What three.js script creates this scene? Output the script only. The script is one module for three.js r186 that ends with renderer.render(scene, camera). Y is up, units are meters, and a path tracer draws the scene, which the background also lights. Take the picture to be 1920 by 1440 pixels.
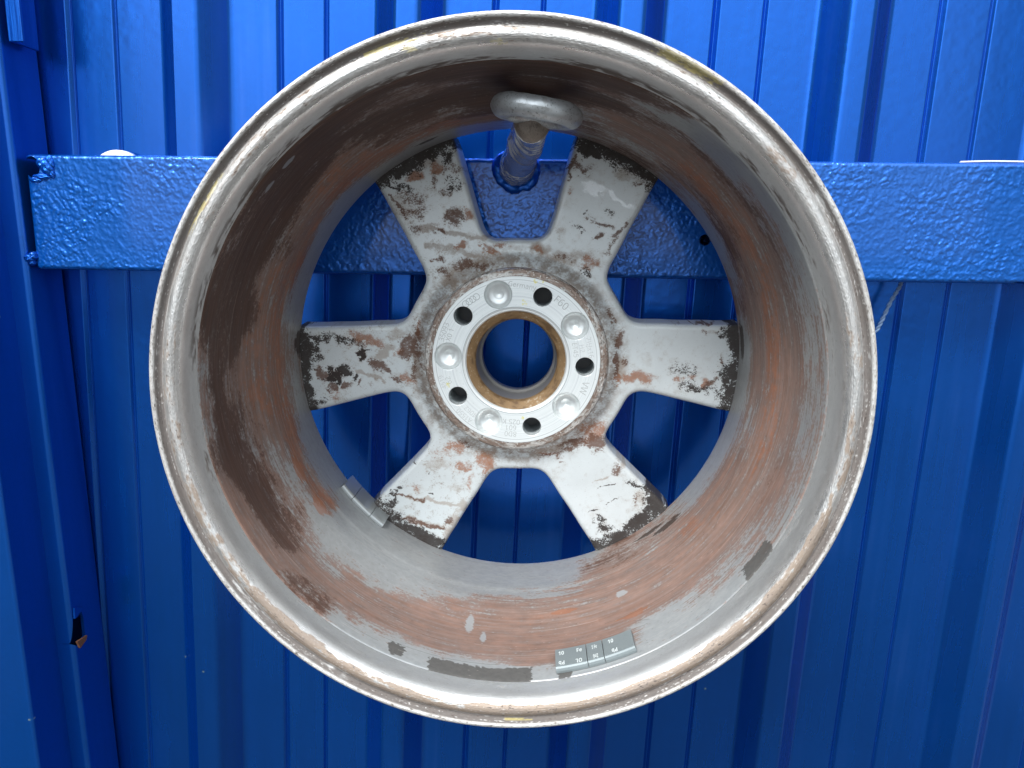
import * as THREE from 'three';
import { RoundedBoxGeometry } from 'three/addons/geometries/RoundedBoxGeometry.js';
import { mergeGeometries } from 'three/addons/utils/BufferGeometryUtils.js';
import { Brush, Evaluator, SUBTRACTION } from 'three-bvh-csg';

// ------------------------------------------------------------------ camera, sky, sun, exposure
const W = 1920, H = 1440, FOCAL = 1420;                     // photograph size and focal length in its pixels
const rad = d => d * Math.PI / 180;
function rot(rx, ry, rz) {                                  // camera frame: x right, y down, z forward
  const X = new THREE.Matrix4().makeRotationX(rx), Y = new THREE.Matrix4().makeRotationY(ry), Z = new THREE.Matrix4().makeRotationZ(rz);
  return X.multiply(Y).multiply(Z);
}
const wallR = rot(rad(11.0), rad(2.42), rad(0.73));         // the wall's axes as the camera sees them
const wheelR = rot(0.17811, 0.04424, 0);                    // the wheel's axes as the camera sees them
const wallT = wallR.clone().transpose();
const toWorldDir = v => { const q = v.clone().applyMatrix4(wallT); return new THREE.Vector3(q.x, -q.y, -q.z); };
const wheelCam = new THREE.Vector3(-0.0037668, 0.0092459, 0.4591702);   // centre of the wheel's near edge, camera frame
const nearDepth = wheelCam.clone().applyMatrix4(wallT).z;
const BEAM_FACE = nearDepth + 0.224, PAN = BEAM_FACE + 0.05;            // distances from the camera, square to the wall
const CAM = new THREE.Vector3(0, 1.36, PAN);                            // the sheet's pans lie in the plane z = 0
const ZB = PAN - BEAM_FACE;                                             // beam face
function pix(px, py, z) {                                               // photograph pixel -> point in the plane at that z
  const d = toWorldDir(new THREE.Vector3((px - W / 2) / FOCAL, (py - H / 2) / FOCAL, 1));
  return CAM.clone().addScaledVector(d, (z - CAM.z) / d.z);
}
const scene = new THREE.Scene();
const camera = new THREE.PerspectiveCamera(2 * Math.atan(H / 2 / FOCAL) * 180 / Math.PI, 4 / 3, 0.02, 400);
camera.position.copy(CAM);
camera.quaternion.setFromRotationMatrix(new THREE.Matrix4().makeBasis(
  toWorldDir(new THREE.Vector3(1, 0, 0)), toWorldDir(new THREE.Vector3(0, -1, 0)), toWorldDir(new THREE.Vector3(0, 0, -1))));
camera.updateMatrixWorld(true);

const SUN = new THREE.Vector3(-.4, 1.15, .85).normalize();     // behind thin cloud, over the photographer's left shoulder
{
  const w = 256, h = 128, d = new Float32Array(w * h * 4);
  for (let j = 0; j < h; j++) for (let i = 0; i < w; i++) {
    const el = ((j + .5) / h - .5) * Math.PI, az = ((i + .5) / w - .5) * 2 * Math.PI;
    const x = Math.cos(az) * Math.cos(el), y = Math.sin(el), z = Math.sin(az) * Math.cos(el);
    const t = Math.acos(Math.min(1, x * SUN.x + y * SUN.y + z * SUN.z));
    const cl = 1 + .10 * Math.sin(az * 3 + 5 * el) * Math.cos(el) + .07 * Math.sin(az * 7 - 9 * el + 1.3) * Math.cos(el);
    const L = (.5 + .08 * Math.max(0, y) + 1.1 * Math.exp(-t * t / .5)) * cl;   // overcast, brightest round the veiled sun
    d.set([L * .93, L, L * 1.06, 1], (j * w + i) * 4);
  }
  const sky = new THREE.DataTexture(d, w, h, THREE.RGBAFormat, THREE.FloatType);
  sky.mapping = THREE.EquirectangularReflectionMapping; sky.magFilter = THREE.LinearFilter; sky.minFilter = THREE.LinearFilter; sky.needsUpdate = true;
  scene.background = sky; scene.environment = sky;
}
const sun = new THREE.DirectionalLight(new THREE.Color(1, .98, .94), 1.8);
sun.position.copy(SUN).multiplyScalar(5).add(new THREE.Vector3(0, 1.3, 0)); sun.target.position.set(0, 1.3, 0);
sun.castShadow = true; sun.shadow.radius = 36; sun.shadow.mapSize.set(2048, 2048);
Object.assign(sun.shadow.camera, { left: -1.5, right: 1.5, top: 1.5, bottom: -1.5, near: .1, far: 12 });
scene.add(sun, sun.target);
const renderer = new THREE.WebGLRenderer({ antialias: true });
renderer.toneMapping = THREE.LinearToneMapping;
renderer.toneMappingExposure = 2.2;
renderer.shadowMap.enabled = true;

// ------------------------------------------------------------------ noise and helpers
const mm = 0.001;
const clamp = (x, a = 0, b = 1) => x < a ? a : x > b ? b : x;
const sst = (a, b, x) => { x = clamp((x - a) / (b - a)); return x * x * (3 - 2 * x); };
const lerp = (a, b, t) => a + (b - a) * t;
function hash(i, j, s) { let h = Math.imul(i, 374761393) ^ Math.imul(j, 668265263) ^ Math.imul(s, 1274126177); h = Math.imul(h ^ h >>> 13, 1103515245); h = Math.imul(h ^ h >>> 16, 2246822519); return ((h ^ h >>> 15) >>> 0) / 4294967296; }
function vn(x, y, s, per = 0) {                             // value noise, periodic in x when per > 0
  let i = Math.floor(x), j = Math.floor(y); const fx = x - i, fy = y - j;
  let i1 = i + 1; if (per) { i = ((i % per) + per) % per; i1 = ((i1 % per) + per) % per; }
  const u = fx * fx * (3 - 2 * fx), v = fy * fy * (3 - 2 * fy);
  const a = hash(i, j, s), b = hash(i1, j, s), c = hash(i, j + 1, s), e = hash(i1, j + 1, s);
  return a + (b - a) * u + (c - a) * v + (a - b - c + e) * u * v;
}
function fbm(x, y, s, o = 4, per = 0) { let t = 0, a = .5, n = 0; for (let k = 0; k < o; k++) { t += a * vn(x, y, s + k * 17, per); n += a; a *= .55; x *= 2; y *= 2; per *= 2; } return t / n; }
const mix3 = (a, b, t) => { a[0] += (b[0] - a[0]) * t; a[1] += (b[1] - a[1]) * t; a[2] += (b[2] - a[2]) * t; };
const lin = c => c.map(v => { v /= 255; return v <= .04045 ? v / 12.92 : ((v + .055) / 1.055) ** 2.4; });
const enc = v => { v = clamp(v); return 255 * (v <= .0031308 ? v * 12.92 : 1.055 * v ** (1 / 2.4) - .055); };
function dataTex(w, h, data, srgb, rx = false) {
  const t = new THREE.DataTexture(data, w, h, THREE.RGBAFormat);
  t.magFilter = THREE.LinearFilter; t.minFilter = THREE.LinearMipmapLinearFilter; t.generateMipmaps = true;
  t.colorSpace = srgb ? THREE.SRGBColorSpace : THREE.NoColorSpace;
  t.wrapS = rx ? THREE.RepeatWrapping : THREE.ClampToEdgeWrapping; t.wrapT = rx === 2 ? THREE.RepeatWrapping : THREE.ClampToEdgeWrapping;
  t.needsUpdate = true; return t;
}
const taken = {};
const numbered = n => { const k = taken[n] = (taken[n] ?? -1) + 1; return k ? `${n}_${String(k).padStart(3, '0')}` : n; };
function mesh(name, g, m, parent = scene) { const o = new THREE.Mesh(g, m); o.name = parent === scene ? numbered(name) : name; o.castShadow = o.receiveShadow = true; parent.add(o); return o; }
function thing(name, label, category) { const o = new THREE.Group(); o.name = numbered(name); o.userData = { label, category }; scene.add(o); return o; }
const std = (o) => new THREE.MeshStandardMaterial(o);
const phys = (o) => new THREE.MeshPhysicalMaterial(o);
function geo(pos, nor, uv, idx) {
  const g = new THREE.BufferGeometry();
  g.setAttribute('position', new THREE.Float32BufferAttribute(pos, 3));
  if (nor) g.setAttribute('normal', new THREE.Float32BufferAttribute(nor, 3));
  g.setAttribute('uv', new THREE.Float32BufferAttribute(uv, 2));
  g.setIndex(idx); if (!nor) g.computeVertexNormals(); return g;
}

// ------------------------------------------------------------------ ground
{
  const N = 512, d = new Uint8Array(N * N * 4);
  for (let j = 0; j < N; j++) for (let i = 0; i < N; i++) {
    const n = fbm(i / N * 24, j / N * 24, 3, 5, 24), v = .06 + .04 * (n - .5);
    d.set([enc(v * 1.04), enc(v), enc(v * .93), 255], (j * N + i) * 4);
  }
  const t = dataTex(N, N, d, true, 2); t.repeat.set(30, 30);
  const g = new THREE.PlaneGeometry(120, 60); g.rotateX(-Math.PI / 2); g.translate(0, 0, 29.5);
  const o = mesh('ground', g, std({ map: t, roughness: .95 })); o.userData.kind = 'structure';
}

// ------------------------------------------------------------------ blue paint
const BLUE = [.0005, .096, .47], BEAMBLUE = [.0005, .10, .44];
const paintTex = (() => {                                    // grain, faint dirt streaks and smudges of the painted sheet; 1 m square
  const N = 1024, c = new Uint8Array(N * N * 4), r = new Uint8Array(N * N * 4), b = new Uint8Array(N * N * 4);
  for (let j = 0; j < N; j++) for (let i = 0; i < N; i++) {
    const x = i / N, y = j / N, k = (j * N + i) * 4;
    const st = fbm(x * 160, y * 5, 11, 4, 160), bl = fbm(x * 9, y * 7, 21, 5, 9), fi = vn(x * 400, y * 400, 31, 400);
    const dust = sst(.58, .85, bl * .6 + st * .4) * .05, v = 1 + .10 * (st - .5) + .14 * (bl - .5) + .05 * (fi - .5);
    let col = [BLUE[0] * v + dust * .22, BLUE[1] * v + dust * .22, BLUE[2] * v + dust * .16];
    const sp = hash(i >> 1, j >> 1, 77); if (sp > .99997) col = [.35, .42, .5];
    c.set([enc(col[0]), enc(col[1]), enc(col[2]), 255], k);
    const rr = 255 * clamp(.26 + .16 * (bl - .45) + .08 * (st - .5)); r.set([0, rr, 0, 255], k);
    const op = fbm(x * 150, y * 150, 43, 2, 150) - .5, opm = sst(.4, .7, fbm(x * 5, y * 5, 47, 3, 5)); const h = 255 * clamp(.5 + .5 * (fbm(x * 6, y * 4, 41, 3, 6) - .5) + (.015 + .06 * opm) * op); b.set([h, h, h, 255], k);
  }
  return [dataTex(N, N, c, true, 2), dataTex(N, N, r, false, 2), dataTex(N, N, b, false, 2)];
})();
const sheetPaint = phys({ map: paintTex[0], roughnessMap: paintTex[1], bumpMap: paintTex[2], bumpScale: .0022, roughness: 1, metalness: .84, ior: 1.5, clearcoat: .35, clearcoatRoughness: .14 });
const lumpyTex = (() => {                                    // thick brushed-on paint: lumps of a few millimetres, over 1.4 m by 0.175 m
  const N = 2048, M = 256, b = new Uint8Array(N * M * 4), c = new Uint8Array(N * M * 4);
  for (let j = 0; j < M; j++) for (let i = 0; i < N; i++) {
    const x = i / N * 1400 + 300, y = j / M * 175 + 300, k = (j * N + i) * 4;
    const a = vn((x * .8 + y * .6) * .3, (y * .8 - x * .6) * .3, 51), a1 = vn((x * .35 - y * .94) * .34, (y * .35 + x * .94) * .34, 54), a2 = vn((x * .9 - y * .44) * .55, (y * .9 + x * .44) * .55, 52), big = fbm(x * .028, y * .028, 53, 4), br = fbm(x * .02, y * .5, 55, 3);
    const amt = .4 + .6 * sst(.36, .62, big), l = Math.max(sst(.35, .9, a), sst(.4, .95, a1));
    const h = 255 * clamp(.1 + amt * (.42 * l + .2 * sst(.3, .9, a2)) + .14 * big + .06 * br); b.set([h, h, h, 255], k);
    const v = 1 + .16 * (big - .5) + .1 * (br - .5), col = BEAMBLUE.map(q => q * v); if (hash(i >> 1, j >> 1, 58) > .9996 && big > .5) mix3(col, [.06, .03, .02], .6);
    c.set([enc(col[0]), enc(col[1]), enc(col[2]), 255], k);
  }
  return [dataTex(N, M, c, true, 2), dataTex(N, M, b, false, 2)];
})();
const lumpyPaint = phys({ map: lumpyTex[0], bumpMap: lumpyTex[1], bumpScale: .0015, roughness: .3, metalness: .5, ior: 1.52, clearcoat: .5, clearcoatRoughness: .08 });
const smoothPaint = phys({ map: paintTex[0], bumpMap: paintTex[2], bumpScale: .001, roughness: .34, metalness: .75, ior: 1.5, clearcoat: .3, clearcoatRoughness: .12 });
const rustMat = std({ color: new THREE.Color().setRGB(.16, .06, .022), roughness: .9 });

// ------------------------------------------------------------------ corrugated wall
function sheetGeometry(pts, y0, y1, ny) {                    // pts: profile corners [x, z, radius]; rounded and drawn upwards
  const P = [];                                              // x, z, nx, nz
  const nrm = (a, b) => { const l = Math.hypot(b[0] - a[0], b[1] - a[1]); return [-(b[1] - a[1]) / l, (b[0] - a[0]) / l]; };
  for (let i = 0; i < pts.length; i++) {
    const p = pts[i];
    if (i === 0) { P.push([p[0], p[1], ...nrm(p, pts[1])]); continue; }
    if (i === pts.length - 1) { P.push([p[0], p[1], ...nrm(pts[i - 1], p)]); continue; }
    const n0 = nrm(pts[i - 1], p), n1 = nrm(p, pts[i + 1]), r = p[2];
    const l0 = Math.hypot(p[0] - pts[i - 1][0], p[1] - pts[i - 1][1]), l1 = Math.hypot(p[0] - pts[i + 1][0], p[1] - pts[i + 1][1]);
    const c0 = Math.min(r, l0 * .45), c1 = Math.min(r, l1 * .45);
    const A = [lerp(p[0], pts[i - 1][0], c0 / l0), lerp(p[1], pts[i - 1][1], c0 / l0)], B = [lerp(p[0], pts[i + 1][0], c1 / l1), lerp(p[1], pts[i + 1][1], c1 / l1)];
    for (let k = 0; k <= 4; k++) {
      const t = k / 4, q = [0, 1].map(a => (1 - t) * (1 - t) * A[a] + 2 * t * (1 - t) * p[a] + t * t * B[a]);
      const n = [lerp(n0[0], n1[0], t), lerp(n0[1], n1[1], t)], l = Math.hypot(...n); P.push([q[0], q[1], n[0] / l, n[1] / l]);
    }
  }
  const pos = [], nor = [], uv = [], idx = [];
  let s = 0; const S = P.map((p, i) => i ? (s += Math.hypot(p[0] - P[i - 1][0], p[1] - P[i - 1][1])) : 0);
  for (let j = 0; j <= ny; j++) for (let i = 0; i < P.length; i++) {
    const y = lerp(y0, y1, j / ny), p = P[i];
    pos.push(p[0], y, p[1]); nor.push(p[2], 0, p[3]); uv.push(S[i] + pts[0][0], y);
  }
  const n = P.length;
  for (let j = 0; j < ny; j++) for (let i = 0; i < n - 1; i++) { const a = j * n + i; idx.push(a, a + 1, a + n + 1, a, a + n + 1, a + n); }
  return geo(pos, nor, uv, idx);
}
const wall = thing('corrugated_wall', 'glossy blue corrugated steel wall of upright ribs behind the wheel', 'wall');
const lean = rad(-2.05);                                      // the ribs lean a little against the beam
const pivot = pix(960, 420, 0);
wall.position.set(pivot.x, pivot.y, 0); wall.rotation.z = lean;
const wallX = (px, py, z) => { const p = pix(px, py, z); const dx = p.x - pivot.x, dy = p.y - pivot.y; return dx * Math.cos(lean) + dy * Math.sin(lean); };
const RIB = .025, PER = .1943, RIB0 = -.2934;
{
  const ribAt = (x, out) => { const t = .0105, b = .0305; out.push([x - b, 0, .004], [x - t, RIB, .004], [x + t, RIB, .004], [x + b, 0, .004]); };
  const grooveAt = (x, w, h, out) => out.push([x - w, 0, .0008], [x, h, .0006], [x + w, 0, .0008]);
  const pan = (x, out) => { grooveAt(x + .0755, .0034, -.0034, out); grooveAt(x + .118, .0024, -.0026, out); };
  const edge = RIB0 - .0108;                                  // the right sheet laps over the left one along this rib
  const left = [[RIB0 - 2 * PER, 0, 0]]; pan(RIB0 - 2 * PER, left);
  ribAt(RIB0 - PER, left); pan(RIB0 - PER, left);
  left.push([RIB0 - .0305, 0, .004], [RIB0 - .0105, RIB - .0012, .004], [RIB0 + .01, RIB - .0012, 0]);
  const right = [[edge, RIB, 0], [RIB0 + .0105, RIB, .004], [RIB0 + .0305, 0, .004]];
  pan(RIB0, right);
  for (let k = 1; k <= 5; k++) { ribAt(RIB0 + k * PER, right); pan(RIB0 + k * PER, right); }
  right.push([RIB0 + 6 * PER, 0, 0]);
  const y0 = -pivot.y + .02, y1 = 1.0;
  mesh('sheet', sheetGeometry(left, y0, y1, 12), sheetPaint, wall);
  mesh('sheet', sheetGeometry(right, y0, y1, 12), sheetPaint, wall);
}

// the bay's two plastered side walls, out of the picture: they keep the low sky off the ribs' flanks
for (const [sx, label] of [[-1, 'grey plastered side wall of the bay beyond the post'], [1, 'grey plastered side wall of the bay beyond the far end of the beam']]) {
  const g = new THREE.BoxGeometry(.2, 2.4, 2.2); g.translate(sx * 1.6, 1.2, 1.0);
  const o = mesh('side_wall', g, std({ color: new THREE.Color().setRGB(.3, .29, .275), roughness: .95 })); o.userData = { label, category: 'wall' };
}

// ------------------------------------------------------------------ beam across the wall
const beam = thing('cross_beam', 'blue square steel beam with lumpy paint running across the wall', 'beam');
const bTL = pix(48, 289, ZB), bBR = pix(1920, 533, ZB), bBL = pix(62, 505, ZB), bTR = pix(1920, 305, ZB);
const bTop = (bTL.y + bTR.y) / 2, bBot = (bBL.y + bBR.y) / 2, bL = pix(55, 400, ZB).x, bR = bTR.x + .35;
beam.position.set((bL + bR) / 2, (bTop + bBot) / 2, ZB / 2);
{
  const h = bTop - bBot, w = bR - bL, dz = ZB - .002;
  const solid = new Brush(new RoundedBoxGeometry(w, h, dz, 4, .004), lumpyPaint);
  const ev = new Evaluator(); ev.useGroups = false;
  const inner = new Brush(new THREE.BoxGeometry(w + .02, h - .007, dz - .007), lumpyPaint);
  const local = (px, py) => { const p = pix(px, py, ZB); return [p.x - beam.position.x, p.y - beam.position.y]; };
  let r = ev.evaluate(solid, inner, SUBTRACTION);
  for (const [px, py, rr, sx] of [[1322, 450, .0048, 1], [57, 313, .0095, .8], [1912, 541, .006, 1.5]]) {
    const g = new THREE.CylinderGeometry(rr, rr, .03, 20); g.rotateX(Math.PI / 2); g.scale(sx, 1, 1);
    const b = new Brush(g, lumpyPaint); const [x, y] = local(px, py); b.position.set(x, y, dz / 2); b.updateMatrixWorld(); r = ev.evaluate(r, b, SUBTRACTION);
  }
  const g = r.geometry, p = g.attributes.position, n = g.attributes.normal, uv = [];
  for (let i = 0; i < p.count; i++) {                         // uv in metres over the lump texture's 0.4 x 0.1 m
    const x = p.getX(i), y = p.getY(i), z = p.getZ(i);
    Math.abs(n.getY(i)) > .8 ? uv.push(x / 1.4 + .5, z / .175 + .02) : uv.push(x / 1.4 + .5, y / .175 + .5);
  }
  g.setAttribute('uv', new THREE.Float32BufferAttribute(uv, 2));
  mesh('beam_tube', g, lumpyPaint, beam);
  const blob = (list, seed) => {                              // painted weld beads: lumps joined into one
    const gs = list.map(([px, py, rx, ry, rz]) => {
      const s = new THREE.IcosahedronGeometry(1, 4), q = s.attributes.position, [x, y] = local(px, py);
      for (let i = 0; i < q.count; i++) { const a = q.getX(i), b = q.getY(i), c = q.getZ(i), k = .75 + .5 * fbm(a * 2.5 + 9 + c, b * 2.5 + 4 - c, seed, 3); q.setXYZ(i, a * k * rx * mm + x, b * k * ry * mm + y, c * k * rz * mm + dz / 2); }
      s.computeVertexNormals(); return s;
    });
    return mergeGeometries(gs);
  };
  mesh('weld_bead', blob([[78, 306, 5, 5, 4], [88, 314, 6, 7, 4.5], [93, 306, 4, 7, 3], [78, 331, 9, 2.5, 2.5], [66, 337, 6, 2.5, 2], [97, 324, 2.5, 5, 2.5]], 61), smoothPaint, beam);
  mesh('weld_bead', blob([[56, 484, 5, 4, 6], [62, 480, 4, 4, 5], [60, 492, 3, 3, 4]], 67), smoothPaint, beam);
}

// ------------------------------------------------------------------ post and gate frame at the left
{
  const post = thing('gate_post', 'blue square steel post standing at the left end of the beam', 'post');
  const zL = ZB + .004, a = pix(44, 444, zL), b = pix(160, 1380, zL), ang = Math.atan2(b.x - a.x, a.y - b.y);
  post.position.set(a.x, a.y, 0); post.rotation.z = ang;
  const box = (x0, x1, y0, y1, z0, z1, r) => { const g = new RoundedBoxGeometry(x1 - x0, y1 - y0, z1 - z0, 4, r); g.translate((x0 + x1) / 2, (y0 + y1) / 2, (z0 + z1) / 2); const p = g.attributes.position, uv = g.attributes.uv; for (let i = 0; i < p.count; i++) uv.setXY(i, p.getX(i) + p.getZ(i), p.getY(i)); return g; };
  const yb = -a.y + .01;
  post.updateMatrixWorld(true);
  const inv = post.matrixWorld.clone().invert(), side = (px, py) => {       // pixel -> height and depth on the post's right side
    const d = toWorldDir(new THREE.Vector3((px - W / 2) / FOCAL, (py - H / 2) / FOCAL, 1)).transformDirection(inv), o = CAM.clone().applyMatrix4(inv);
    const t = (.0002 - o.x) / d.x; return [o.y + d.y * t, o.z + d.z * t];
  };
  const flat = (pts, x, thick, m, n, parent) => { const sh = new THREE.Shape(pts.map(p => { const [y, z] = side(...p); return new THREE.Vector2(-z, y); })), g = new THREE.ExtrudeGeometry(sh, { depth: thick, bevelEnabled: false }); g.rotateY(Math.PI / 2); g.translate(x, 0, 0); return mesh(n, g, m, parent); };
  const tube = new Brush(box(-.05, 0, yb, .62, .002, zL, .005), smoothPaint), cut = new Evaluator(); cut.useGroups = false;
  const core = new Brush(new THREE.BoxGeometry(.05 - .006, 1.9, zL - .008), smoothPaint); core.position.set(-.025, -.1, zL / 2 + .001); core.updateMatrixWorld();
  const hs = new THREE.Shape([[137, 1143], [151, 1139], [157, 1160], [160, 1192], [147, 1213], [139, 1208]].map(p => { const [y, z] = side(...p); return new THREE.Vector2(-z, y); }));
  const hg = new THREE.ExtrudeGeometry(hs, { depth: .014, bevelEnabled: false }); hg.rotateY(Math.PI / 2); hg.translate(-.012, 0, 0);
  const postGeo = cut.evaluate(cut.evaluate(tube, core, SUBTRACTION), new Brush(hg, smoothPaint), SUBTRACTION).geometry;
  { const p = postGeo.attributes.position, uv = postGeo.attributes.uv; for (let k = 0; k < p.count; k++) uv.setXY(k, p.getX(k) + p.getZ(k), p.getY(k)); }
  const postTube = mesh('post_tube', postGeo, smoothPaint, post);
  flat([[141, 1203], [160, 1191], [158, 1200], [147, 1215]], .0004, .002, rustMat, 'rusty_slot_lip', postTube).userData.label = 'rusty lower lip of a small torn slot';
  flat([[136, 1140], [151, 1138], [152, 1141], [141, 1157], [137, 1160]], .0004, .002, smoothPaint, 'bent_slot_lip', postTube);
  const ww = .0175;
  mesh('cover_strip', box(-.12, -ww, yb + .02, .60, .004, zL + .046, .0035), smoothPaint, post);
}
{
  const ch = thing('channel_bracket', 'open blue steel channel hanging above the beam beside the post', 'bracket');
  const z1 = .051, p = pix(16, 78, z1), q = pix(43, 76, z1), w = q.x - p.x, top = .25;
  ch.position.set(p.x, p.y, 0);
  const bx = (x0, x1, y0, y1, z0, z1_) => { const g = new RoundedBoxGeometry(x1 - x0, y1 - y0, z1_ - z0, 2, .0008); g.translate((x0 + x1) / 2, (y0 + y1) / 2, (z0 + z1_) / 2); return g; };
  mesh('front_flange', bx(0, w, 0, top, z1 - .003, z1), smoothPaint, ch);
  mesh('web', bx(0, .003, .0002, top - .001, .015, z1 - .0031), smoothPaint, ch);
  const rr = pix(68, 82, .015); mesh('rear_flange', bx(.0002, rr.x - p.x, rr.y - p.y, top - .002, .012, .015), smoothPaint, ch);
}

// ------------------------------------------------------------------ the wheel
const wheel = thing('alloy_wheel', 'dirty silver alloy wheel rim with six spokes hanging back side out', 'wheel rim');
{
  const p = toWorldDir(wheelCam).add(CAM);
  wheel.position.copy(p);
  const col = k => new THREE.Vector3().setFromMatrixColumn(wheelR, k);
  wheel.quaternion.setFromRotationMatrix(new THREE.Matrix4().makeBasis(toWorldDir(col(0)), toWorldDir(col(1).negate()), toWorldDir(col(2).negate())));
  wheel.updateMatrixWorld(true);
}
const wheelInv = wheel.matrixWorld.clone().invert();
const faceDepth = r => 171 + (r - 85) * .05;                  // depth of the spokes' rear face behind the near edge, mm
function onWheel(px, py, depth) {                             // pixel -> wheel coordinates (mm) on the surface depth(r)
  const d = toWorldDir(new THREE.Vector3((px - W / 2) / FOCAL, (py - H / 2) / FOCAL, 1)).transformDirection(wheelInv);
  const o = CAM.clone().applyMatrix4(wheelInv).multiplyScalar(1000);
  let s = (-175 - o.z) / d.z, q;
  for (let k = 0; k < 10; k++) { q = o.clone().addScaledVector(d, s); s = (-depth(Math.hypot(q.x, q.y)) - o.z) / d.z; }
  return o.addScaledVector(d, s);
}
// profile curves of the rim: [radius, depth] in mm
function smooth(pts, per = 5) {
  const c = new THREE.CatmullRomCurve3(pts.map(p => new THREE.Vector3(p[0], p[1], 0)), false, 'centripetal');
  return c.getPoints((pts.length - 1) * per).map(v => [v.x, v.y]);
}
const flangeCurve = smooth([[215.5, 9], [217.5, 5], [219.2, 2], [220.1, .2], [219.7, -1.1], [218.6, -1.7], [217.4, -1.4], [216.4, -.2], [215.4, 1.3], [214.2, 2.1], [213, 1.8], [211.6, .9], [209.8, .2], [207.8, .3], [205.8, 1.3], [203.9, 3.2], [202.2, 6], [200.7, 9.8], [199.5, 14], [198.6, 18]], 4);
const barrelCurve = smooth([[198.6, 18], [198.1, 18.5], [197.7, 19.6], [197.3, 23], [196.6, 32], [196, 45], [195.2, 60], [193.8, 74], [191, 86], [187.4, 98], [185.2, 109], [184.6, 118], [184.2, 124], [183.6, 128], [183.5, 145], [183.4, 162], [183.25, 176], [183.4, 178]], 6);
const barrelAt = (() => { const c = barrelCurve; return z => { for (let i = 1; i < c.length; i++) if (z <= c[i][1]) { const t = (z - c[i - 1][1]) / (c[i][1] - c[i - 1][1] || 1); return lerp(c[i - 1][0], c[i][0], clamp(t)); } return c[c.length - 1][0]; }; })();
function onBarrel(px, py) {                                   // pixel -> [angle in degrees, depth mm] on the barrel
  const d = toWorldDir(new THREE.Vector3((px - W / 2) / FOCAL, (py - H / 2) / FOCAL, 1)).transformDirection(wheelInv);
  const o = CAM.clone().applyMatrix4(wheelInv).multiplyScalar(1000);
  let best = null;
  for (let z = 18; z <= 178; z += .5) { const s = (-z - o.z) / d.z, x = o.x + d.x * s, y = o.y + d.y * s, e = Math.abs(Math.hypot(x, y) - barrelAt(z)); if (!best || e < best[2]) best = [(Math.atan2(y, x) * 180 / Math.PI + 360) % 360, z, e]; }
  return best;
}
function revolve(prof, n = 240, uvOf = null) {                // surface of revolution about the wheel's axis
  const pos = [], nor = [], uv = [], idx = [], m = prof.length;
  const len = [0]; for (let i = 1; i < m; i++) len[i] = len[i - 1] + Math.hypot(prof[i][0] - prof[i - 1][0], prof[i][1] - prof[i - 1][1]);
  for (let k = 0; k <= n; k++) {
    const a = k / n * Math.PI * 2, c = Math.cos(a), s = Math.sin(a);
    for (let i = 0; i < m; i++) {
      const p = prof[i], q0 = prof[Math.max(0, i - 1)], q1 = prof[Math.min(m - 1, i + 1)];
      const tr = q1[0] - q0[0], tz = -(q1[1] - q0[1]), l = Math.hypot(tr, tz) || 1;   // tangent in (r, z)
      pos.push(p[0] * c * mm, p[0] * s * mm, -p[1] * mm); nor.push(tz / l * c, tz / l * s, -tr / l);
      uv.push(...(uvOf ? uvOf(p, a, len[i] / len[m - 1]) : [k / n, len[i] / len[m - 1]]));
    }
  }
  for (let k = 0; k < n; k++) for (let i = 0; i < m - 1; i++) { const a = k * m + i, b = a + m; idx.push(a, a + 1, b + 1, a, b + 1, b); }
  const g = geo(pos, nor, uv, idx);
  // make faces agree with the normals
  const A = new THREE.Vector3(), B = new THREE.Vector3(), C = new THREE.Vector3(), P = g.attributes.position, ix = g.index.array;
  let sgn = 0; for (let t = 0; t < Math.min(ix.length, 3000); t += 3) { A.fromBufferAttribute(P, ix[t]); B.fromBufferAttribute(P, ix[t + 1]).sub(A); C.fromBufferAttribute(P, ix[t + 2]).sub(A); B.cross(C); sgn += B.x * nor[ix[t] * 3] + B.y * nor[ix[t] * 3 + 1] + B.z * nor[ix[t] * 3 + 2]; }
  if (sgn < 0) for (let t = 0; t < ix.length; t += 3) { const q = ix[t + 1]; ix[t + 1] = ix[t + 2]; ix[t + 2] = q; }
  return g;
}

// dirt colours (base colours, linear)
const SILVER = lin([174, 180, 182]), DUST = lin([114, 80, 64]), RUST = lin([138, 86, 58]), DARK = lin([66, 43, 33]), BLACK = lin([20, 16, 15]), TAN = lin([150, 136, 120]), BARE = [.90, .90, .89];

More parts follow.
